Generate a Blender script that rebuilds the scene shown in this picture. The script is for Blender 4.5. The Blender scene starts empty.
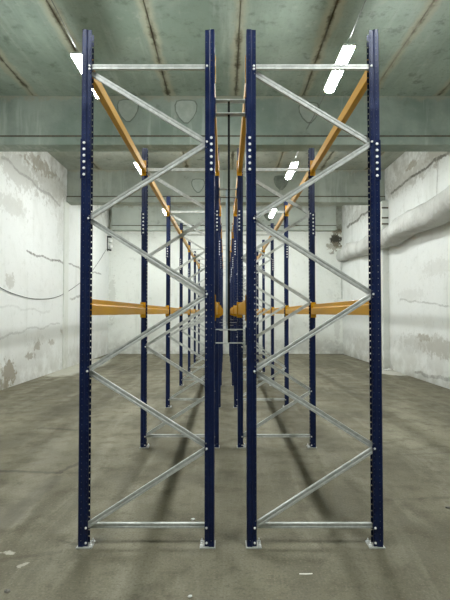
import bpy, bmesh, math, random
from mathutils import Vector, Matrix
random.seed(7)
C = bpy.context.scene.collection
sc = bpy.context.scene

# ------------------------------------------------------------------ camera
CAM_Z, FPX = 1.83, 465.0
TILT = math.atan(13.0 / FPX)
cam_d = bpy.data.cameras.new('camera')
cam_d.sensor_fit = 'VERTICAL'; cam_d.sensor_height = 36.0
cam_d.lens = FPX / 600.0 * 36.0
cam_d.clip_end = 200
cam = bpy.data.objects.new('camera', cam_d); C.objects.link(cam)
cam.location = (0, 0, CAM_Z)
cam.rotation_euler = (math.pi / 2 + TILT, 0, 0)
sc.camera = cam
sc.view_settings.view_transform = 'Standard'
sc.view_settings.look = 'None'
sc.view_settings.gamma = 1.0
sc.view_settings.exposure = 0.22
sc.view_settings.use_curve_mapping = False
sc.cycles.max_bounces = 10
sc.cycles.diffuse_bounces = 6
sc.cycles.caustics_reflective = False
sc.cycles.caustics_refractive = False
sc.cycles.sample_clamp_indirect = 6.0

def ray(px, py):
    v, w = (px - 225) / FPX, (300 - py) / FPX
    st, ct = math.sin(TILT), math.cos(TILT)
    return Vector((v, ct - w * st, st + w * ct))
def on_floor(px, py):
    d = ray(px, py); t = -CAM_Z / d.z
    return Vector((0, 0, CAM_Z)) + d * t
def at_depth(px, py, y):
    d = ray(px, py)
    return Vector((0, 0, CAM_Z)) + d * (y / d.y)
BACK_Y, NEAR_Y, CEIL_Z = 20.9, -6.0, 6.63
WL, KL, WR, KR = -5.24, 0.008, 5.28, 0.012
def left_x(y): return WL - KL * (BACK_Y - y)
def right_x(y): return WR + KR * (BACK_Y - y)
def on_left(px, py, off=0.0):
    d = ray(px, py)
    y = (WL - KL * BACK_Y) / (d.x / d.y - KL)
    p = at_depth(px, py, y); p.x += off
    return p
def on_right(px, py, off=0.0):
    d = ray(px, py)
    y = (WR + KR * BACK_Y) / (d.x / d.y + KR)
    p = at_depth(px, py, y); p.x -= off
    return p

# ------------------------------------------------------------------ materials
class NB:
    def __init__(s, name):
        s.m = bpy.data.materials.new(name); s.m.use_nodes = True
        s.nt = s.m.node_tree; s.bsdf = s.nt.nodes['Principled BSDF']
        s._pos = None
    def new(s, t): return s.nt.nodes.new(t)
    def link(s, a, b): s.nt.links.new(a, b)
    def pos(s):
        if s._pos is None:
            n = s.new('ShaderNodeNewGeometry'); x = s.new('ShaderNodeSeparateXYZ')
            s.link(n.outputs['Position'], x.inputs[0])
            s._pos = (n.outputs['Position'], x.outputs[0], x.outputs[1], x.outputs[2])
        return s._pos
    def obj(s): return s.new('ShaderNodeTexCoord').outputs['Object']
    def math(s, op, a, b=None, c=None, clamp=False):
        n = s.new('ShaderNodeMath'); n.operation = op; n.use_clamp = clamp
        for i, v in enumerate((a, b, c)):
            if v is None: continue
            if isinstance(v, (int, float)): n.inputs[i].default_value = v
            else: s.link(v, n.inputs[i])
        return n.outputs[0]
    def noise(s, vec, scale, detail=4, rough=0.55, stretch=(1, 1, 1), dist=0.0):
        mp = s.new('ShaderNodeMapping'); mp.inputs['Scale'].default_value = stretch
        s.link(vec, mp.inputs['Vector'])
        n = s.new('ShaderNodeTexNoise')
        n.inputs['Scale'].default_value = scale; n.inputs['Detail'].default_value = detail
        n.inputs['Roughness'].default_value = rough; n.inputs['Distortion'].default_value = dist
        s.link(mp.outputs[0], n.inputs['Vector'])
        return n.outputs['Fac']
    def ramp(s, fac, lo, hi, a=0.0, b=1.0):
        n = s.new('ShaderNodeMapRange'); n.interpolation_type = 'SMOOTHSTEP'
        n.inputs['From Min'].default_value = lo; n.inputs['From Max'].default_value = hi
        n.inputs['To Min'].default_value = a; n.inputs['To Max'].default_value = b
        s.link(fac, n.inputs['Value'])
        return n.outputs[0]
    def mix(s, fac, a, b):
        n = s.new('ShaderNodeMix'); n.data_type = 'RGBA'
        for key, v in ((0, fac), (6, a), (7, b)):
            if isinstance(v, (int, float)): n.inputs[key].default_value = v
            elif isinstance(v, tuple): n.inputs[key].default_value = (*v, 1)
            else: s.link(v, n.inputs[key])
        return n.outputs[2]
    def seg(s, a, b, p0, p1, width, wob=None):
        """soft mask around the 2-D segment p0-p1 in coordinates (a, b)"""
        dx, dy = p1[0] - p0[0], p1[1] - p0[1]; L2 = dx * dx + dy * dy
        u, v = s.math('SUBTRACT', a, p0[0]), s.math('SUBTRACT', b, p0[1])
        t = s.math('MULTIPLY', s.math('ADD', s.math('MULTIPLY', u, dx), s.math('MULTIPLY', v, dy)), 1 / L2, clamp=True)
        ex = s.math('SUBTRACT', u, s.math('MULTIPLY', t, dx)); ey = s.math('SUBTRACT', v, s.math('MULTIPLY', t, dy))
        d = s.math('SQRT', s.math('ADD', s.math('MULTIPLY', ex, ex), s.math('MULTIPLY', ey, ey)))
        if wob is not None: d = s.math('ADD', d, wob)
        return s.ramp(d, width * 0.4, width, 1.0, 0.0)
    def blob(s, a, b, p, r, wob=None):
        u = s.math('DIVIDE', s.math('SUBTRACT', a, p[0]), r[0]); v = s.math('DIVIDE', s.math('SUBTRACT', b, p[1]), r[1])
        d = s.math('SQRT', s.math('ADD', s.math('MULTIPLY', u, u), s.math('MULTIPLY', v, v)))
        if wob is not None: d = s.math('ADD', d, wob)
        return s.ramp(d, 0.72, 1.0, 1.0, 0.0)
    def finish(s, col, rough=0.8, metal=0.0, bump=None, bstr=0.2, bdist=0.02, spec=0.5):
        if isinstance(col, tuple): s.bsdf.inputs['Base Color'].default_value = (*col, 1)
        else: s.link(col, s.bsdf.inputs['Base Color'])
        if isinstance(rough, (int, float)): s.bsdf.inputs['Roughness'].default_value = rough
        else: s.link(rough, s.bsdf.inputs['Roughness'])
        s.bsdf.inputs['Metallic'].default_value = metal
        s.bsdf.inputs['Specular IOR Level'].default_value = spec
        if bump is not None:
            b = s.new('ShaderNodeBump'); b.inputs['Strength'].default_value = bstr; b.inputs['Distance'].default_value = bdist
            s.link(bump, b.inputs['Height']); s.link(b.outputs[0], s.bsdf.inputs['Normal'])
        return s.m

def paint(name, col, col2, rough, metal=0.0, scale=14, spec=0.5, stretch=(1, 1, 1)):
    b = NB(name); o = b.obj()
    n = b.noise(o, scale, 5, 0.6, stretch)
    c = b.mix(b.ramp(n, 0.35, 0.7), col, col2)
    return b.finish(c, b.ramp(n, 0.3, 0.75, rough - 0.06, rough + 0.08), metal, n, 0.05, 0.002, spec)

M = {}
M['navy'] = paint('navy_paint', (0.0028, 0.0098, 0.053), (0.0048, 0.0160, 0.074), 0.36, scale=9, spec=0.35)
M['navy_dark'] = paint('black_steel', (0.004, 0.004, 0.006), (0.007, 0.007, 0.009), 0.6, spec=0.2)
M['steel_blue'] = paint('grey_blue_steel', (0.26, 0.33, 0.38), (0.33, 0.40, 0.45), 0.5)
M['orange'] = paint('orange_paint', (0.52, 0.255, 0.004), (0.60, 0.31, 0.006), 0.36, spec=0.3, scale=7, stretch=(1, .2, 1))
M['zinc'] = paint('galvanised_steel', (0.46, 0.48, 0.455), (0.60, 0.615, 0.59), 0.42, 0.2, 22)
M['bolt'] = paint('bright_zinc', (0.93, 0.94, 0.94), (0.97, 0.97, 0.97), 0.3, 0.0, 60)
M['plate'] = paint('dull_zinc', (0.40, 0.41, 0.38), (0.55, 0.55, 0.52), 0.55, 0.3, 40)
M['white_plastic'] = paint('white_enamel', (0.72, 0.73, 0.71), (0.78, 0.79, 0.77), 0.4)
M['wire'] = paint('grey_wire', (0.16, 0.17, 0.16), (0.24, 0.25, 0.24), 0.5, 0.4)
M['cable'] = paint('black_cable', (0.03, 0.03, 0.03), (0.05, 0.05, 0.05), 0.6)
M['ceramic'] = paint('white_ceramic', (0.70, 0.72, 0.70), (0.8, 0.8, 0.78), 0.25)
M['rust'] = paint('rusty_steel', (0.07, 0.062, 0.045), (0.13, 0.105, 0.07), 0.8)
M['rubble'] = paint('white_plaster_lump', (0.62, 0.62, 0.58), (0.8, 0.8, 0.77), 0.9, scale=30)
M['pebble'] = paint('grey_stone', (0.10, 0.095, 0.08), (0.2, 0.19, 0.16), 0.9, scale=40)
M['paper'] = paint('white_paper', (0.72, 0.70, 0.62), (0.82, 0.8, 0.72), 0.8, scale=30)

def lamp_mat():
    b = NB('lit_diffuser')
    b.bsdf.inputs['Base Color'].default_value = (0.9, 0.9, 0.9, 1)
    b.bsdf.inputs['Emission Color'].default_value = (0.955, 1.0, 0.985, 1)
    b.bsdf.inputs['Emission Strength'].default_value = LAMP
    return b.m
LAMP = 175.0
M['lamp'] = lamp_mat()

def floor_mat():
    b = NB('floor_concrete'); p, x, y, z = b.pos()
    n1 = b.noise(p, 0.45, 6, 0.6, dist=0.6); n2 = b.noise(p, 3.2, 6, 0.65); n3 = b.noise(p, 26, 4, 0.7)
    n4 = b.noise(p, 1.1, 5, 0.6, (2.4, 0.35, 1), 0.8)
    n5 = b.noise(p, 9, 5, 0.7); n6 = b.noise(p, 60, 3, 0.7)
    c = b.mix(b.ramp(n1, 0.32, 0.68), (0.108, 0.098, 0.064), (0.190, 0.175, 0.119))
    c = b.mix(b.math('MULTIPLY', b.ramp(n4, 0.46, 0.68), 0.5), c, (0.27, 0.255, 0.19))
    c = b.mix(b.math('MULTIPLY', b.ramp(n2, 0.48, 0.68), 0.7), c, (0.105, 0.094, 0.064))
    c = b.mix(b.math('MULTIPLY', b.ramp(n3, 0.50, 0.70), 0.5), c, (0.085, 0.077, 0.053))
    c = b.mix(b.math('MULTIPLY', b.ramp(n5, 0.60, 0.72), 0.6), c, (0.09, 0.08, 0.055))
    w = b.math('MULTIPLY', b.math('SUBTRACT', n5, 0.5), 0.16)
    c = b.mix(b.math('MULTIPLY', b.ramp(n6, 0.5, 0.70), 0.5), c, (0.07, 0.062, 0.042))
    c = b.mix(b.math('MULTIPLY', b.ramp(n6, 0.30, 0.45, 1, 0), 0.32), c, (0.33, 0.31, 0.25))
    w2 = b.math('MULTIPLY', b.math('SUBTRACT', n2, 0.5), 0.5)
    def fl(px, py): q = on_floor(px, py); return (q.x, q.y)
    for a, e, wd, st in (((-20, 470), (60, 473), .05, .8), ((60, 472), (82, 462), .05, .7), ((55, 478), (-10, 535), .12, .5),
                         ((40, 428), (76, 430), .07, .6), ((60, 541), (90, 546), .02, .5), ((405, 455), (455, 452), .04, .4),
                         ((385, 500), (452, 497), .03, .35), ((120, 541), (205, 541), .012, .3), ((0, 560), (60, 552), .03, .35)):  # the thin line before the front bottom brace is its cast shadow, painted in
        c = b.mix(b.math('MULTIPLY', b.seg(x, y, fl(*a), fl(*e), wd, w), st), c, (0.075, 0.066, 0.045))
    for a, e, wd, st in (((-10, 553), (12, 553), .03, .6), ((20, 566), (28, 563), .02, .5), ((60, 440), (10, 520), .22, .10)):
        c = b.mix(b.math('MULTIPLY', b.seg(x, y, fl(*a), fl(*e), wd, w), st), c, (0.52, 0.50, 0.42))
    # pale plaster dust along the walls
    q = fl(80, 366); c = b.mix(b.math('MULTIPLY', b.blob(x, y, (q[0] + .1, q[1]), (.75, 3.2), w2), 0.6), c, (0.56, 0.55, 0.48))
    q = fl(392, 371); c = b.mix(b.math('MULTIPLY', b.blob(x, y, q, (.75, 1.3), w2), 0.75), c, (0.62, 0.61, 0.55))
    h = b.math('ADD', b.math('MULTIPLY', n2, 0.5), b.math('MULTIPLY', n3, 0.3))
    return b.finish(c, b.ramp(n2, 0.3, 0.7, 0.62, 0.9), 0, h, 0.35, 0.02, 0.3)
M['floor'] = floor_mat()

def wall_mat(name, horiz, blots=(), cracks=(), bands=(), white=(0.72, 0.735, 0.72)):
    b = NB(name); p, x, y, z = b.pos(); a = x if horiz == 'x' else y
    n1 = b.noise(p, 0.55, 6, 0.62, dist=0.5); n2 = b.noise(p, 2.3, 6, 0.65); n3 = b.noise(p, 14, 5, 0.7)
    n4 = b.noise(p, 1.2, 5, 0.6, (1.6, 1.6, 0.25))
    nb = b.noise(p, 5.5, 6, 0.7)
    w = b.math('MULTIPLY', b.math('SUBTRACT', n2, 0.5), 1.5)
    wb = b.math('MULTIPLY', b.math('SUBTRACT', nb, 0.45), 3.0)
    wf = b.math('MULTIPLY', b.math('SUBTRACT', n3, 0.5), 0.09)
    c = b.mix(b.math('MULTIPLY', b.ramp(n1, 0.5, 0.72), 0.5), white, (0.56, 0.575, 0.54))
    c = b.mix(b.math('MULTIPLY', b.ramp(n4, 0.55, 0.75), 0.4), c, (0.52, 0.53, 0.49))
    c = b.mix(b.math('MULTIPLY', b.ramp(n2, 0.60, 0.78), 0.42), c, (0.44, 0.44, 0.40))
    # grime that gathers by the floor and under the ceiling slabs
    low = b.math('MULTIPLY', b.ramp(b.math('ADD', z, b.math('MULTIPLY', w, 0.55)), 0.1, 1.25, 1.0, 0.0), b.ramp(n2, 0.32, 0.62))
    c = b.mix(b.math('MULTIPLY', low, 0.55), c, (0.40, 0.395, 0.35))
    high = b.math('MULTIPLY', b.ramp(b.math('ADD', z, w), 5.3, 6.7), b.ramp(n2, 0.35, 0.65))
    c = b.mix(b.math('MULTIPLY', high, 0.75), c, (0.40, 0.40, 0.36))
    c = b.mix(b.math('MULTIPLY', b.ramp(n3, 0.62, 0.78), 0.45), c, (0.32, 0.31, 0.27))
    c = b.mix(b.math('MULTIPLY', b.ramp(nb, 0.54, 0.74), 0.32), c, (0.42, 0.42, 0.38))
    for (z0, z1, st, col) in bands:
        zz = b.math('ADD', z, b.math('MULTIPLY', w, 0.25))
        mk = b.math('MULTIPLY', b.ramp(zz, z0 - .15, z0 + .1), b.ramp(zz, z1 - .1, z1 + .15, 1.0, 0.0))
        c = b.mix(b.math('MULTIPLY', b.math('MULTIPLY', mk, b.ramp(n2, .28, .6, .45, 1)), st), c, col)
    for (pt, r, st, col) in blots:
        c = b.mix(b.math('MULTIPLY', b.blob(a, z, pt, (r[0] * 1.15, r[1] * 1.15), wb), st), c, col)
    nz = b.noise(p, 1.1, 4, 0.5)
    zc = b.math('ADD', z, b.math('MULTIPLY', b.math('SUBTRACT', nz, 0.5), 0.42))
    gate = b.ramp(nb, 0.3, 0.55, 0.35, 1.0)
    for (p0, p1, wd, st) in cracks:
        c = b.mix(b.math('MULTIPLY', b.math('MULTIPLY', b.seg(a, zc, p0, p1, wd, wf), st), gate), c, (0.13, 0.125, 0.105))
    h = b.math('ADD', n2, b.math('MULTIPLY', n3, 0.35))
    return b.finish(c, 0.9, 0, h, 0.45, 0.03, 0.2)
def L(px, py): q = on_left(px, py); return (q.y, q.z)
def R(px, py): q = on_right(px, py); return (q.y, q.z)
def B(px, py): q = at_depth(px, py, BACK_Y); return (q.x, q.z)
brown, grey, dark = (0.27, 0.24, 0.18), (0.46, 0.455, 0.42), (0.05, 0.045, 0.035)
M['wall_left'] = wall_mat('whitewashed_wall_cable', 'y',
    [(L(9, 373), (.42, .36), .8, brown), (L(4, 385), (.4, .2), .8, brown), (L(40, 348), (1.0, .35), .3, grey), (L(38, 345), (.25, .14), .6, brown),
     (L(52, 342), (.3, .1), .5, brown), (L(30, 356), (.3, .12), .6, brown), (L(64, 332), (.4, .14), .45, brown), (L(76, 357), (1.4, .4), .4, grey),
     (L(50, 185), (1.6, .6), .6, grey), (L(20, 172), (1.6, .5), .6, grey), (L(40, 165), (1.3, .25), .6, brown), (L(12, 205), (1., .3), .45, grey), (L(62, 230), (.5, .7), .35, grey), (L(10, 281), (.3, .2), .35, brown), (L(58, 205), (1.0, .5), .3, grey)],
    [(L(27, 251), (L(60, 262)), .045, .75), (L(60, 262), L(101, 275), .045, .6), (L(0, 338), L(60, 322), .04, .25),
     (L(70, 298), L(82, 296), .05, .5), (L(2, 158), L(60, 205), .06, .4), (L(0, 306), L(50, 312), .04, .15)])
M['wall_right'] = wall_mat('whitewashed_wall_duct', 'y',
    [(R(430, 345), (2.2, .3), .55, grey), (R(362, 345), (1.6, .3), .5, grey), (R(425, 338), (.5, .12), .5, brown), (R(405, 180), (1.6, .4), .6, grey), (R(425, 162), (1.3, .4), .6, grey), (R(440, 150), (1.0, .3), .55, brown), (R(412, 165), (.5, .12), .6, brown), (R(360, 215), (1.5, .3), .5, grey), (R(440, 348), (1.5, .25), .28, brown),
     (R(436, 268), (.8, .25), .3, grey), (R(430, 158), (1.4, .3), .35, grey), (R(410, 295), (1.0, .2), .25, grey)],
    [(R(451, 150), R(412, 176), .06, .9), (R(412, 176), R(391, 195), .06, .8), (R(378, 203), R(347, 227), .08, .85), (R(438, 160), R(436, 210), .05, .4),
     (R(400, 298), R(452, 306), .03, .35), (R(452, 380), R(415, 372), .06, .5), (R(352, 205), R(352, 240), .06, .35), (R(343, 250), R(343, 290), .05, .3)],
    [(0.72, 1.12, 0.5, (0.47, 0.475, 0.455))])
M['wall_back'] = wall_mat('whitewashed_wall_end', 'x',
    [(B(336, 240), (.30, .38), .97, dark), (B(334, 246), (.36, .2), .7, brown), (B(337, 232), (.26, .18), .75, brown), (B(340, 228), (.35, .2), .5, brown), (B(332, 253), (.12, .1), .7, brown),
     (B(300, 345), (2.4, .3), .3, grey), (B(112, 300), (.2, 1.2), .35, grey), (B(337, 320), (.16, 1.4), .35, grey)],
    [(B(341, 250), B(342, 300), .05, .4), (B(300, 231), B(336, 231), .05, .3)],
    white=(0.82, 0.84, 0.80))
M['wall_near'] = wall_mat('whitewashed_wall_behind', 'x')
M['column'] = wall_mat('whitewashed_column', 'x', white=(0.66, 0.68, 0.64))

def duct_mat():
    b = NB('wrapped_duct'); p, x, y, z = b.pos()
    n1 = b.noise(p, 1.6, 5, 0.6); n2 = b.noise(p, 9, 5, 0.7); n3 = b.noise(p, 2.2, 3, 0.5, (1, 2.5, .6), 1.5)
    c = b.mix(b.ramp(n1, 0.35, 0.7), (0.58, 0.585, 0.56), (0.44, 0.44, 0.415))
    c = b.mix(b.math('MULTIPLY', b.ramp(n2, 0.6, 0.75), 0.4), c, (0.35, 0.34, 0.3))
    return b.finish(c, 0.85, 0, b.math('ADD', n3, b.math('MULTIPLY', n2, .4)), 0.9, 0.09, 0.2)
M['duct'] = duct_mat()

SLAB_W, SLAB_0 = 1.49, 0.24
def ceil_mat():
    b = NB('green_ceiling_slabs'); p, x, y, z = b.pos()
    n1 = b.noise(p, 0.7, 6, 0.62, (1, .5, 1), .5); n2 = b.noise(p, 3.2, 6, 0.66); n3 = b.noise(p, 15, 5, 0.7)
    n4 = b.noise(p, 2.0, 4, 0.6, (2.2, 0.18, 1))
    c = b.mix(b.ramp(n1, 0.33, 0.68), (0.215, 0.275, 0.228), (0.335, 0.40, 0.345))
    # the slabs past the first big girder were never painted green: bare grey concrete
    bare = b.mix(b.ramp(n1, 0.33, 0.68), (0.29, 0.32, 0.275), (0.43, 0.455, 0.40))
    c = b.mix(b.ramp(y, 10.3, 10.45), c, bare)
    c = b.mix(b.math('MULTIPLY', b.ramp(n4, 0.52, 0.72), 0.45), c, (0.42, 0.465, 0.42))
    c = b.mix(b.math('MULTIPLY', b.ramp(n2, 0.58, 0.76), 0.45), c, (0.43, 0.45, 0.39))
    c = b.mix(b.math('MULTIPLY', b.ramp(n2, 0.30, 0.45, 1, 0), 0.6), c, (0.115, 0.145, 0.115))
    c = b.mix(b.math('MULTIPLY', b.ramp(n3, 0.52, 0.7), 0.3), c, (0.13, 0.15, 0.12))
    u = b.math('DIVIDE', b.math('SUBTRACT', x, SLAB_0), SLAB_W)
    d = b.math('MULTIPLY', b.math('ABSOLUTE', b.math('SUBTRACT', u, b.math('ROUND', u))), SLAB_W)
    # brown and pale mortar crumbling along the slab joints, an uneven band
    nn = b.noise(p, 1.7, 6, 0.7, (1, .6, 1))
    dj = b.math('ADD', d, b.math('MULTIPLY', b.math('SUBTRACT', nn, 0.5), 0.32))
    c = b.mix(b.math('MULTIPLY', b.ramp(dj, 0.05, 0.17, 1, 0), 0.7), c, (0.40, 0.385, 0.29))
    dk = b.math('ADD', d, b.math('MULTIPLY', b.math('SUBTRACT', n2, 0.5), 0.22))
    c = b.mix(b.math('MULTIPLY', b.ramp(dk, 0.0, 0.075, 1, 0), b.ramp(nn, .40, .58, .95, .25)), c, (0.085, 0.075, 0.045))
    c = b.mix(b.math('MULTIPLY', b.ramp(n3, 0.62, 0.74), 0.25), c, (0.46, 0.46, 0.40))
    return b.finish(c, 0.85, 0, b.math('ADD', n2, b.math('MULTIPLY', n3, .4)), 0.3, 0.03, 0.25)
M['ceiling'] = ceil_mat()
def girder_mat(name='green_girder_concrete', c0=(0.205, 0.258, 0.220), c1=(0.33, 0.38, 0.335)):
    b = NB(name); p, x, y, z = b.pos()
    n1 = b.noise(p, 0.8, 6, 0.62); n2 = b.noise(p, 3.5, 6, 0.66); n3 = b.noise(p, 1.6, 4, 0.6, (2.2, 1, 0.22)); n4 = b.noise(p, 16, 4, 0.7)
    c = b.mix(b.ramp(n1, 0.33, 0.68), c0, c1)
    c = b.mix(b.math('MULTIPLY', b.ramp(n3, 0.54, 0.66), 0.5), c, (0.44, 0.48, 0.44))
    c = b.mix(b.math('MULTIPLY', b.ramp(n2, 0.60, 0.78), 0.4), c, (0.45, 0.45, 0.39))
    c = b.mix(b.math('MULTIPLY', b.ramp(n2, 0.28, 0.40, 1, 0), 0.4), c, (0.14, 0.155, 0.13))
    top = b.math('MULTIPLY', b.ramp(b.math('ADD', z, b.math('MULTIPLY', b.math('SUBTRACT', n2, .5), .5)), CEIL_Z - .12, CEIL_Z - .02), .6)
    c = b.mix(top, c, (0.36, 0.34, 0.26))
    return b.finish(c, 0.85, 0, b.math('ADD', n2, b.math('MULTIPLY', n4, .4)), 0.3, 0.03, 0.25)
M['girder'] = girder_mat()
M['girder_bare'] = girder_mat('bare_girder_concrete', (0.27, 0.305, 0.265), (0.40, 0.43, 0.38))
M['girder_pale'] = girder_mat('pale_girder_concrete', (0.46, 0.50, 0.46), (0.58, 0.62, 0.58))
M['patch_pale'] = paint('pale_plaster', (0.34, 0.385, 0.34), (0.42, 0.46, 0.42), 0.9, scale=5)
M['patch_dark'] = paint('dark_plaster', (0.15, 0.175, 0.15), (0.24, 0.27, 0.235), 0.9, scale=5)

# ------------------------------------------------------------------ mesh helpers
class MB:
    def __init__(s): s.bm = bmesh.new()
    def quad(s, pts):
        return s.bm.faces.new([s.bm.verts.new(p) for p in pts])
    def box(s, x0, x1, y0, y1, z0, z1):
        v = [s.bm.verts.new(p) for p in ((x0, y0, z0), (x1, y0, z0), (x1, y1, z0), (x0, y1, z0), (x0, y0, z1), (x1, y0, z1), (x1, y1, z1), (x0, y1, z1))]
        for f in ((3, 2, 1, 0), (4, 5, 6, 7), (0, 1, 5, 4), (1, 2, 6, 5), (2, 3, 7, 6), (3, 0, 4, 7)): s.bm.faces.new([v[i] for i in f])
        return s
    def prism(s, poly, a, b, frame=None):
        """closed polygon poly extruded from a to b; frame maps (u, v, t) to a point"""
        fr = frame or (lambda u, v, t: (u, v, t))
        va = [s.bm.verts.new(fr(u, v, a)) for u, v in poly]; vb = [s.bm.verts.new(fr(u, v, b)) for u, v in poly]
        n = len(poly)
        for i in range(n): s.bm.faces.new((va[i], va[(i + 1) % n], vb[(i + 1) % n], vb[i]))
        s.bm.faces.new(va[::-1]); s.bm.faces.new(vb)
        return s
    def tube(s, pts, r, n=6):
        pts = [Vector(p) for p in pts]; rings = []
        for i, p in enumerate(pts):
            t = (pts[min(i + 1, len(pts) - 1)] - pts[max(i - 1, 0)]).normalized()
            up = Vector((0, 0, 1)) if abs(t.z) < .9 else Vector((1, 0, 0))
            a = t.cross(up).normalized(); b = t.cross(a)
            rr = r(i) if callable(r) else r
            rings.append([s.bm.verts.new(p + (a * math.cos(2 * math.pi * k / n) + b * math.sin(2 * math.pi * k / n)) * rr) for k in range(n)])
        for q in range(len(rings) - 1):
            for k in range(n): s.bm.faces.new((rings[q][k], rings[q][(k + 1) % n], rings[q + 1][(k + 1) % n], rings[q + 1][k]))
        s.bm.faces.new(rings[0][::-1]); s.bm.faces.new(rings[-1])
        return s
    def build(s, name, mat, parent=None, bevel=0, smooth=False, recalc=True):
        if recalc: bmesh.ops.recalc_face_normals(s.bm, faces=s.bm.faces)
        if bevel:
            bmesh.ops.bevel(s.bm, geom=[e for e in s.bm.edges if len(e.link_faces) == 2 and e.calc_face_angle(0) > .5], offset=bevel, segments=1, affect='EDGES', clamp_overlap=True)
        me = bpy.data.meshes.new(name); s.bm.to_mesh(me); s.bm.free()
        me.materials.append(mat)
        if smooth:
            for f in me.polygons: f.use_smooth = True
        return link(name, me, parent)
def link(name, me, parent=None):
    o = bpy.data.objects.new(name, me); C.objects.link(o); o.parent = parent
    return o
def empty(name, loc, label=None, cat=None, group=None):
    o = bpy.data.objects.new(name, None); C.objects.link(o); o.location = loc
    o.empty_display_size = .1
    return tag(o, label, cat, group)
def tag(o, label=None, cat=None, group=None, kind=None):
    if label: o['label'] = label
    if cat: o['category'] = cat
    if group: o['group'] = group
    if kind: o['kind'] = kind
    return o
def copy_tree(o, parent=None, kids={}):
    c = o.copy(); C.objects.link(c); c.parent = parent
    for ch in list(o.children): copy_tree(ch, c)
    return c
ORD = ['first', 'second', 'third', 'fourth', 'fifth', 'sixth', 'seventh', 'eighth']

# ------------------------------------------------------------------ the room
def struct(o): o['kind'] = 'structure'; return o
m = MB(); m.box(-8.5, 9.5, NEAR_Y - .3, BACK_Y + .3, -.2, 0)
struct(m.build('floor', M['floor']))
m = MB(); m.prism([(left_x(NEAR_Y), NEAR_Y), (left_x(BACK_Y), BACK_Y), (left_x(BACK_Y) - .3, BACK_Y), (left_x(NEAR_Y) - .3, NEAR_Y)], 0, CEIL_Z + .1)
struct(m.build('wall_left', M['wall_left']))
m = MB(); m.prism([(right_x(NEAR_Y), NEAR_Y), (right_x(BACK_Y), BACK_Y), (right_x(BACK_Y) + .3, BACK_Y), (right_x(NEAR_Y) + .3, NEAR_Y)], 0, CEIL_Z + .1)
struct(m.build('wall_right', M['wall_right']))
m = MB(); m.box(-5.8, 5.8, BACK_Y, BACK_Y + .3, 0, CEIL_Z + .1)
struct(m.build('wall_back', M['wall_back']))
m = MB(); m.box(-7.2, 8.2, NEAR_Y - .3, NEAR_Y, 0, CEIL_Z + .1)
struct(m.build('wall_front', M['wall_near']))
m = MB()
m.box(-8.5, 9.5, NEAR_Y - .3, BACK_Y + .3, CEIL_Z + .05, CEIL_Z + .2)
for k in range(-6, 7):
    xa = SLAB_0 + k * SLAB_W + .007; xb = xa + SLAB_W - .014
    dz = random.uniform(-.008, .008)
    m.box(xa, xb, NEAR_Y - .3, BACK_Y + .3, CEIL_Z + dz, CEIL_Z + .055)
struct(m.build('ceiling', M['ceiling'], bevel=.008))

# concrete girders with a wider flange at the foot, the joint strip and plastered holes on their faces
def shield(w, h):
    pts = [(-.5, .28), (-.42, .45), (-.2, .5), (.2, .5), (.42, .45), (.5, .28), (.47, .02), (.32, -.25), (.1, -.47), (-.08, -.47), (-.32, -.25), (-.47, .02)]
    return [(a * w, b * h) for a, b in pts]
GIRD = [-.45, 4.85, 10.15, 15.45, 20.62]
for gi, gy in enumerate(GIRD):
    x0, x1 = left_x(gy) + .0, right_x(gy)
    if gi == 4: x0, x1 = -5.05, 4.95
    th = .35 if gi < 4 else .27
    m = MB()
    m.box(x0, x1, gy, gy + th, 5.70, CEIL_Z + .02)
    m.box(x0, x1, gy - .05, gy + th + (.05 if gi < 4 else 0), 5.52, 5.70)
    g = struct(m.build('trim_%d' % (gi + 1), M[{3: 'girder_bare', 4: 'girder_pale'}.get(gi, 'girder')], bevel=.012))
    s = MB(); s.box(x0, x1, gy - .035, gy - .002, 5.702, 5.735); s.build('steel_strip', M['rust'], g)
    if gi == 2: pl = [(309, 113, .42, .44, 'patch_pale'), (186, 112, .46, .50, 'patch_pale'), (128, 111, .44, .48, 'patch_pale')]
    elif gi == 3: pl = [(281, 183, .44, .46, 'patch_dark'), (198, 186, .40, .44, 'patch_pale')]
    elif gi == 4: pl = [(269, 216, .42, .42, 'patch_dark')]
    else: pl = []
    for (px, py, w, h, mt) in pl:
        q = at_depth(px, py, gy)
        s = MB(); s.prism(shield(w, h), 0, .02, lambda u, v, t, q=q, gy=gy: (q.x + u, gy + .004 - t, q.z + v))
        pp = s.build('plaster_patch', M[mt], g, bevel=.006)
        s = MB(); s.prism(shield(w + .05, h + .05), 0, .008, lambda u, v, t, q=q, gy=gy: (q.x + u, gy + .004 - t, q.z + v))
        s.build('patch_rim', M['patch_dark'], pp)
# engaged columns that carry the second girder
m = MB(); m.box(-5.34, -5.255, 15.15, 15.6, 0, 5.52)
struct(m.build('trim_6', M['column'], bevel=.015))
m = MB(); m.box(5.15, 5.40, 15.15, 15.6, 0, 5.52)
col = struct(m.build('trim_7', M['column'], bevel=.015))
for zz in (5.25, 4.92, 4.72):
    s = MB(); s.box(5.138, 5.36, 15.138, 15.16, zz, zz + .05); s.build('clamp_band', M['rust'], col)

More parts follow.
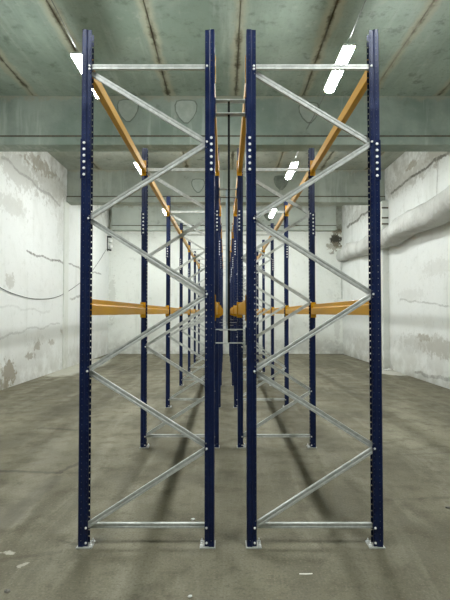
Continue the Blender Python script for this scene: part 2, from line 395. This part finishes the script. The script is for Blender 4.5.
# ------------------------------------------------------------------ upright frames
HW = .045          # half width of an upright along the rack
TOP = 4.11
FW = 1.062         # frame, outside to outside
def upright_mesh(sgn):
    """sgn = +1: the slotted face looks to -x, the open back to +x. u runs from the face inwards."""
    m = MB(); bm = m.bm
    zs, z0 = [], .008
    k = 0
    rows = [.055 + .05 * i for i in range(81)]
    def plate(cols, hole_cols, hh, P):
        zl = [z0]
        for r in rows: zl += [r - hh, r + hh]
        zl.append(TOP)
        cache = {}
        def V(i, j):
            if (i, j) not in cache: cache[i, j] = bm.verts.new(P(cols[i], zl[j]))
            return cache[i, j]
        for i in range(len(cols) - 1):
            if i in hole_cols:
                for j in range(len(zl) - 1):
                    if j % 2 == 1: continue
                    bm.faces.new((V(i, j), V(i + 1, j), V(i + 1, j + 1), V(i, j + 1)))
            else:
                for j in range(len(zl) - 1):
                    bm.faces.new((V(i, j), V(i + 1, j), V(i + 1, j + 1), V(i, j + 1)))
    plate([-HW + .006, -.03, -.017, .017, .03, HW - .006], (1, 3), .010, lambda a, z: (0, a, z))
    for s in (-1, 1):
        yy = s * HW
        def strip(pts):
            for (a, b) in zip(pts, pts[1:]):
                m.quad([(a[0], a[1], z0), (b[0], b[1], z0), (b[0], b[1], TOP), (a[0], a[1], TOP)])
        strip([(0, s * (HW - .006)), (.005, yy)])
        plate([.005, .0205, .0265, .038], (1,), .0035, lambda a, z, yy=yy: (a, yy, z))
        strip([(.038, yy), (.045, s * (HW - .009))])
        plate([.045, .060, .070, .073], (1,), .0055, lambda a, z, yy=s * (HW - .009): (a, yy, z))
        strip([(.073, s * (HW - .009)), (.073, s * (HW - .020))])
    bmesh.ops.remove_doubles(bm, verts=bm.verts, dist=.0004)
    bmesh.ops.recalc_face_normals(bm, faces=bm.faces)
    bmesh.ops.solidify(bm, geom=list(bm.faces), thickness=.002)
    for v in bm.verts: v.co.x *= sgn
    bmesh.ops.recalc_face_normals(bm, faces=bm.faces)
    me = bpy.data.meshes.new('upright'); bm.to_mesh(me); bm.free(); me.materials.append(M['navy'])
    return me
UP = {1: upright_mesh(1), -1: upright_mesh(-1)}

def bolt_mesh(name, r, h):
    m = MB(); bm = m.bm
    m.prism([(r * math.cos(2 * math.pi * k / 10), r * math.sin(2 * math.pi * k / 10)) for k in range(10)], 0, h * .35, lambda u, v, t: (u, -t, v))
    m.prism([(r * .72 * math.cos(2 * math.pi * k / 6), r * .72 * math.sin(2 * math.pi * k / 6)) for k in range(6)], h * .35, h, lambda u, v, t: (u, -t, v))
    bmesh.ops.recalc_face_normals(bm, faces=bm.faces)
    me = bpy.data.meshes.new(name); bm.to_mesh(me); bm.free(); me.materials.append(M['bolt'])
    return me
SPB, NDB = bolt_mesh('splice_bolt', .0115, .010), bolt_mesh('brace_bolt', .009, .012)
ANB = None

def splice_mesh(sgn):
    m = MB()
    for s in (-1, 1):
        y0, y1 = sorted((s * (HW + .001), s * (HW + .005)))
        m.box(-.005, .037, y0, y1, -.16, .16)
    m.box(-.005, -.0012, -HW - .001, HW + .001, -.16, .16)
    bm = m.bm
    for v in bm.verts: v.co.x *= sgn
    bmesh.ops.recalc_face_normals(bm, faces=bm.faces)
    me = bpy.data.meshes.new('splice_plate'); bm.to_mesh(me); bm.free(); me.materials.append(M['navy'])
    return me
SPL = {1: splice_mesh(1), -1: splice_mesh(-1)}

def brace_mesh(name, p0, p1, w=.042, d=.026, yc=0.0, lip=.014, t=.0025):
    """lipped channel from p0 to p1 in the frame plane (x, z), its grooved web to the front (-y)"""
    a, b = Vector((p0[0], 0, p0[1])), Vector((p1[0], 0, p1[1]))
    ax = (b - a).normalized(); nz = Vector((-ax.z, 0, ax.x)); h = w / 2
    f, q = -d / 2, d / 2                                 # web with a pressed groove to the front, lips behind
    prof = [(-h, f), (-.007, f), (-.003, f + .003), (.003, f + .003), (.007, f), (h, f), (h, q), (h - lip, q), (h - lip, q - t), (h - t, q - t),
            (h - t, f + t), (.009, f + t), (.005, f + .003 + t), (-.005, f + .003 + t), (-.009, f + t), (-h + t, f + t), (-h + t, q - t), (-h + lip, q - t), (-h + lip, q), (-h, q)]
    m = MB(); Ln = (b - a).length
    m.prism(prof, 0, Ln, lambda u, v, tt: a + ax * tt + nz * u + Vector((0, yc + v, 0)))
    bm = m.bm; bmesh.ops.recalc_face_normals(bm, faces=bm.faces)
    bmesh.ops.triangulate(bm, faces=[f for f in bm.faces if len(f.verts) > 4])
    me = bpy.data.meshes.new(name); bm.to_mesh(me); bm.free(); me.materials.append(M['zinc'])
    return me
hx = FW / 2 - .066
zl = [.15, .765, 1.37, 1.98, 2.585, 3.20, 3.79]       # heights of the lacing nodes, from the floor up
DIAG = []
for k in range(6):                                       # starts at the bottom on the -x side
    s = -1 if k % 2 == 0 else 1
    DIAG.append(brace_mesh('diagonal_brace', (s * hx, zl[k] + .012), (-s * hx, zl[k + 1] - .012), yc=-.0135 if k % 2 == 0 else .0135))
HORI = [brace_mesh('horizontal_brace', (-hx + .004, .15), (hx - .004, .15), .038, yc=.0135), brace_mesh('horizontal_brace', (-hx + .004, 3.815), (hx - .004, 3.815), .038, yc=-.0135)]
def foot_mesh(sgn):
    m = MB(); m.box(-.010, .112, -.062, .062, 0, .008)
    m.box(.012, .034, -HW + .006, HW - .006, .008, .05)
    bm = m.bm
    for v in bm.verts: v.co.x *= sgn
    bmesh.ops.recalc_face_normals(bm, faces=bm.faces)
    me = bpy.data.meshes.new('foot_plate'); bm.to_mesh(me); bm.free(); me.materials.append(M['plate'])
    return me
FOOT = {1: foot_mesh(1), -1: foot_mesh(-1)}
m = MB(); m.prism([(.011 * math.cos(math.pi * k / 3), .011 * math.sin(math.pi * k / 3)) for k in range(6)], 0, .014); m.prism([(.005 * math.cos(math.pi * k / 3), .005 * math.sin(math.pi * k / 3)) for k in range(6)], .014, .03)
me_anchor = bpy.data.meshes.new('anchor_bolt'); bmesh.ops.recalc_face_normals(m.bm, faces=m.bm.faces); m.bm.to_mesh(me_anchor); m.bm.free(); me_anchor.materials.append(M['bolt'])

def make_frame(x, y, label, group, splice, small):
    t = empty('upright_frame', (x, y, 0), label, 'rack frame', group)
    for sgn in (1, -1):
        u = link('upright', UP[sgn], t); u.location = (-sgn * FW / 2, 0, 0)
        zc = splice[0 if sgn == 1 else 1]
        p = link('splice_plate', SPL[sgn], u); p.location = (0, 0, zc)
        for k in range(6):
            q = link('splice_bolt', SPB, u); q.location = (sgn * .024, -HW - .005, zc - .1275 + .051 * k)
        nodes = zl[0::2] if sgn == 1 else zl[1::2] + [zl[0], 3.815]
        for z in nodes + ([3.815] if sgn == 1 else []):
            if small and z not in (3.815,) and False: continue
            q = link('brace_bolt', NDB, u); q.location = (sgn * .0595, -HW + .009, z)
        f = link('foot_plate', FOOT[sgn], t); f.location = (-sgn * FW / 2, 0, 0)
        for (ax, ay) in ((.098, -.035), (.098, .035)):
            q = link('anchor_bolt', me_anchor, f); q.location = (sgn * ax, ay, .008)
        q = link('brace_bolt', NDB, u); q.location = (sgn * .0595, -HW + .009, .035)
    for h in HORI: link('horizontal_brace', h, t)
    for d in DIAG: link('diagonal_brace', d, t)
    return t
PITCH, Y0, NROW = 2.684, 3.72, 7
XL, XR = -.616, .704
RACKS = (('rack by the cable-hung wall', XL, (3.06, 3.10)), ('rack by the duct wall', XR, (3.10, 3.05)))
rows_y = [Y0 + PITCH * k for k in range(NROW)]
for rname, xc, sp in RACKS:
    for k, y in enumerate(rows_y):
        lab = 'blue upright frame with grey zigzag bracing, %s from the front, %s' % (ORD[k], rname)
        if k == NROW - 1: lab = 'blue upright frame with zigzag bracing, last before end wall, %s' % rname
        make_frame(xc, y, lab, 'upright frames of the ' + rname, sp, k > 2)

# ------------------------------------------------------------------ beams
BL = PITCH - 2 * (HW + .006)
def beam_meshes(sgn):
    m = MB()      # stepped box section; u from the aisle side inwards
    prof = [(.004, 0), (.060, 0), (.060, .084), (.036, .092), (.036, .135), (.004, .135)]
    m.prism([(sgn * u, v) for u, v in prof], .004, BL - .004, lambda u, v, t: (u, t, v))
    bm = m.bm; bmesh.ops.recalc_face_normals(bm, faces=bm.faces)
    bmesh.ops.bevel(bm, geom=list(bm.edges), offset=.003, segments=1, affect='EDGES')
    me = bpy.data.meshes.new('beam_rail'); bm.to_mesh(me); bm.free(); me.materials.append(M['orange'])
    con = []
    for e in (0, 1):
        m = MB()
        y0, y1 = (0, .004) if e == 0 else (BL - .004, BL)
        x0, x1 = sorted((sgn * -.010, sgn * .062))
        m.box(x0, x1, y0, y1, -.045, .165)
        x0, x1 = sorted((sgn * -.010, sgn * -.0055))
        if e == 0: m.box(x0, x1, -.045, .004, -.045, .165)
        else: m.box(x0, x1, BL - .004, BL + .045, -.045, .165)
        bm = m.bm
        bmesh.ops.recalc_face_normals(bm, faces=bm.faces)
        mc = bpy.data.meshes.new('end_connector'); bm.to_mesh(mc); bm.free(); mc.materials.append(M['orange'])
        con.append(mc)
    return me, con
BEAM = {1: beam_meshes(1), -1: beam_meshes(-1)}
for rname, xc, _ in RACKS:
    for k in range(NROW - 1):
        for lev, z in (('upper', 3.765), ('lower', 1.812)):
            for sgn in (1, -1):
                outer = (sgn == 1) == (xc < 0)
                side = 'outer' if outer else 'inner'
                lab = '%s %s orange beam, %s bay from the front, %s' % (lev, side, ORD[k], rname)
                t = empty('rack_beam', (xc - sgn * FW / 2, rows_y[k] + HW + .006, z), lab, 'rack beam', '%s %s beams of the %s' % (lev, side, rname)); t['kind'] = 'thing'
                link('beam_rail', BEAM[sgn][0], t)
                for c in BEAM[sgn][1]: link('end_connector', c, t)

# ------------------------------------------------------------------ spacers between the two racks
gx0, gx1 = XL + FW / 2, XR - FW / 2
gm = (gx0 + gx1) / 2
def spacer(k, y):
    where = 'at the %s pair of frames' % ORD[k] if k < NROW - 1 else 'at the pair by the end wall'
    t = empty('row_spacer', (gm, y, 0), 'grey spacer rails joining the two racks ' + where, 'rack spacer', 'spacers between the racks')
    hw = (gx1 - gx0) / 2 - .006
    for zc in (3.49, 1.645):
        for dz in (-.054, .054):
            m = MB(); m.box(-hw, hw, -.032, .032, zc + dz - .003, zc + dz + .003); m.build('flange', M['zinc'], t)
        for s in (-1, 1):
            m = MB(); x0, x1 = sorted((s * (hw - .004), s * (hw + .0045))); m.box(x0, x1, -.035, .035, zc - .07, zc + .07); m.build('end_plate', M['navy'], t)
    if k == 0:
        m = MB(); m.box(-.022, -.004, -.006, .006, 1.59, 3.545); b = m.build('tie_bar', M['navy_dark'], t); b['label'] = 'black tie bar'
    elif k == 1:
        m = MB(); m.box(-.034, -.002, -.006, .006, 1.59, 3.545); b = m.build('tie_bar', M['steel_blue'], t); b['label'] = 'grey blue tie bar'
    return t
for k, y in enumerate(rows_y): spacer(k, y)

# ------------------------------------------------------------------ lamps on their wires
LAMP_Z = 5.68
def lamp_meshes():
    m = MB(); hl = .66
    m.box(-.085, .085, -hl, hl, .012, .055); bm = m.bm; bmesh.ops.bevel(bm, geom=list(bm.edges), offset=.008, segments=2, affect='EDGES')
    body = bpy.data.meshes.new('lamp_body'); bm.to_mesh(body); bm.free(); body.materials.append(M['white_plastic'])
    m = MB()
    prof = [(-.082, .012)] + [(-.082 * math.cos(math.pi * k / 8), -.052 * math.sin(math.pi * k / 8)) for k in range(9)] + [(.082, .012)]
    m.prism(prof, -hl + .012, hl - .012, lambda u, v, t: (u, t, v)); bm = m.bm
    bmesh.ops.recalc_face_normals(bm, faces=bm.faces)
    dif = bpy.data.meshes.new('diffuser'); bm.to_mesh(dif); bm.free(); dif.materials.append(M['lamp'])
    hk = []
    for yy in (-.5, .5):
        m = MB(); m.tube([(0, yy, .05), (0, yy, .082)], .006, 6); bm = m.bm
        me = bpy.data.meshes.new('hanger'); bm.to_mesh(me); bm.free(); me.materials.append(M['wire']); hk.append(me)
    return body, dif, hk
LB, LD, LH = lamp_meshes()
span = {0: 'before the first green girder', 1: 'between the green girders', 2: 'near the end wall', -1: 'over the open floor before the racks', -2: 'at the open end of the hall'}
rowname = {-1: 'on the cable-wall side', 1: 'on the duct-wall side'}
LX = {(1, -1): 1.80, (-1, -1): -2.2, (1, -2): 1.80, (-1, -2): -2.2, (1, 0): 1.80, (1, 1): 1.80, (1, 2): 1.84, (-1, 0): -2.22, (-1, 1): -2.25, (-1, 2): -2.25}
LY = {(1, -1): 1.98, (-1, -1): 2.2, (1, -2): -3.3, (-1, -2): -3.1, (1, 0): 7.28, (1, 1): 12.5, (1, 2): 17.9, (-1, 0): 7.5, (-1, 1): 12.5, (-1, 2): 17.9}
for s in (1, -1):
    for k in (-1, 0, 1, 2):
        x, y = LX[s, k], LY[s, k]
        t = empty('strip_lamp', (x, y, LAMP_Z), 'lit strip lamp %s %s' % (rowname[s], span[k]), 'ceiling lamp', 'strip lamps under the ceiling')
        link('lamp_body', LB, t); link('diffuser', LD, t)
        for h in LH: link('hanger', h, t)
        y0, y1 = (GIRD[k + 1] + .35 if k > -2 else NEAR_Y + .002), GIRD[k + 2] - .002
        pts = []
        for q in range(9):
            f = q / 8; yy = y0 + (y1 - y0) * f
            pts.append((x, yy, LAMP_Z + .085 + .12 * (2 * f - 1) ** 2))
        m = MB(); m.tube(pts, .007, 6)
        tag(m.build('suspension_wire', M['wire']), 'thin wire %s, %s' % (rowname[s], span[k]), 'wire', 'lamp suspension wires')

# ------------------------------------------------------------------ wrapped duct on the duct wall
m = MB(); bm = m.bm
def ease(t): return t * t * (3 - 2 * t)
ny, na = 64, 14
rings = []
rnd = random.Random(3)
key = [(20.86, 4.40, .25, .15), (18.5, 4.34, .28, .25), (15.6, 4.20, .27, .31), (12.6, 4.24, .29, .36), (10.5, 4.32, .31, .36), (2.0, 4.4, .32, .36), (-5.9, 4.4, .32, .36)]
def keyed(y):
    for (a, b) in zip(key, key[1:]):
        if a[0] >= y >= b[0]:
            f = ease((a[0] - y) / (a[0] - b[0])); return [a[i] + (b[i] - a[i]) * f for i in (1, 2, 3)]
    return key[-1][1:]
for i in range(ny + 1):
    y = 20.86 - (20.86 + 5.9) * (i / ny) ** 1.6
    zc, rz, rx = keyed(y)
    zc += .05 * math.sin(y * 2.1) * (1 if i else 0); cx = right_x(y) - rx * .8
    ring = []
    for k in range(na):
        a = 2 * math.pi * k / na
        f = 1 + rnd.uniform(-.09, .09) + .04 * math.sin(3 * a + y * 1.7)
        px = cx + rx * f * math.copysign(abs(math.cos(a)) ** .6, math.cos(a)) * .98; px = min(px, right_x(y) - .004)
        ring.append(bm.verts.new((px, y, zc + rz * f * math.copysign(abs(math.sin(a)) ** .75, math.sin(a)))))
    rings.append(ring)
for q in range(ny):
    for k in range(na): bm.faces.new((rings[q][k], rings[q][(k + 1) % na], rings[q + 1][(k + 1) % na], rings[q + 1][k]))
bm.faces.new(rings[0]); bm.faces.new(rings[-1])
d = m.build('wrapped_duct', M['duct'], smooth=True)
tag(d, 'thick duct wrapped in lumpy whitewashed cloth running high along the wall', 'duct')

# ------------------------------------------------------------------ cable and its corner bracket on the other wall
ip = at_depth(110, 242, 20.55); ip.x = left_x(20.6) + .16
t = empty('insulator_bracket', (left_x(20.6), 20.6, ip.z), 'small black bracket with two white insulators in the corner by the end wall', 'wire bracket')
m = MB(); m.box(.0, .20, -.02, .02, .20, .28); m.box(.0, .03, -.02, .02, -.40, .28); m.build('bracket', M['cable'], t)
for dx, dz in ((.14, .06), (.17, -.20)):
    m = MB()
    m.tube([(dx, 0, dz - .08), (dx, 0, dz - .05), (dx, 0, dz), (dx, 0, dz + .05), (dx, 0, dz + .09)], lambda i: (.05, .105, .07, .11, .06)[i], 10)
    m.build('insulator', M['ceramic'], t, smooth=True)
m = MB(); m.tube([(.03, 0, -.33), (.19, 0, -.36)], .04, 8); m.build('clamp', M['cable'], t)
path = [(-14, 277), (0, 288), (18, 295.5), (36, 299), (56, 297), (74, 287), (88, 275), (98, 262), (106, 249)]
pts = [on_left(a, b, .02) for a, b in path]
sm = []
for i in range(len(pts) - 1):
    p0, p1, p2, p3 = pts[max(i - 1, 0)], pts[i], pts[i + 1], pts[min(i + 2, len(pts) - 1)]
    for q in range(5):
        f = q / 5
        sm.append(.5 * ((2 * p1) + (p2 - p0) * f + (2 * p0 - 5 * p1 + 4 * p2 - p3) * f * f + (3 * p1 - p0 - 3 * p2 + p3) * f ** 3))
sm.append(pts[-1])
for p in sm: p.x = max(p.x, left_x(p.y) + .016)
m = MB(); m.tube(sm, .0075, 6)
tag(m.build('slack_cable', M['cable']), 'thin black cable sagging in a loop along the whitewashed wall', 'cable')

# ------------------------------------------------------------------ litter on the floor
def lump(name, p, r, mat, label, cat, group=None, seed=1, flat=.6):
    m = MB(); rn = random.Random(seed)
    bmesh.ops.create_icosphere(m.bm, subdivisions=2, radius=1)
    off = [Vector((rn.uniform(-1, 1), rn.uniform(-1, 1), rn.uniform(-1, 1))).normalized() for _ in range(7)]
    for v in m.bm.verts:
        n = v.co.normalized(); f = 1 - sum(.16 for o in off if n.dot(o) > .72)
        v.co = Vector((n.x * r * f * 1.2, n.y * r * f, max(n.z, -.55) * r * f * flat))
    zmin = min(v.co.z for v in m.bm.verts)
    for v in m.bm.verts: v.co.z -= zmin
    o = m.build(name, mat); o.location = (p.x, p.y, 0)
    return tag(o, label, cat, group)
spots = [(392.5, 369, .12), (395.3, 370.6, .10), (400.5, 371.2, .12), (397.5, 368.2, .09), (389.5, 370, .07), (402.5, 372, .07), (386, 370.5, .06)]
for i, (px, py, r) in enumerate(spots):
    lump('plaster_lump', on_floor(px, py), r, M['rubble'], 'white lump of fallen plaster at the foot of the column beside the duct wall', 'plaster rubble', 'plaster lumps by the column', 10 + i)
lump('pebble', on_floor(193, 520), .018, M['rubble'], 'small pale pebble behind the bottom brace of the frame by the cable-hung wall', 'pebble', None, 31)
lump('pebble', on_floor(7, 592), .020, M['pebble'], 'small dark pebble on bare concrete towards the cable-hung wall', 'pebble', None, 32)
lump('pebble', on_floor(448, 508), .022, M['pebble'], 'dark stone on bare concrete towards the duct wall', 'pebble', None, 33)
lump('pebble', on_floor(190, 597), .014, M['rubble'], 'tiny pale pebble in front of the gap between the two racks', 'pebble', None, 34)
p0 = on_floor(306, 574)
m = MB(); m.prism([(-.047, -.008), (.0, -.009), (.045, -.002), (.047, .007), (.0, .004), (-.047, .004)], 0, .003)
o = m.build('paper_scrap', M['paper']); o.location = (p0.x, p0.y, 0.0)
tag(o, 'narrow white paper scrap on the floor before the rack by the duct wall', 'paper scrap')

# very faint ambient fill, added evenly as the world background
w = bpy.data.worlds.new('world'); sc.world = w; w.use_nodes = True
w.node_tree.nodes['Background'].inputs[0].default_value = (.7, .8, .75, 1)
w.node_tree.nodes['Background'].inputs[1].default_value = 0.05
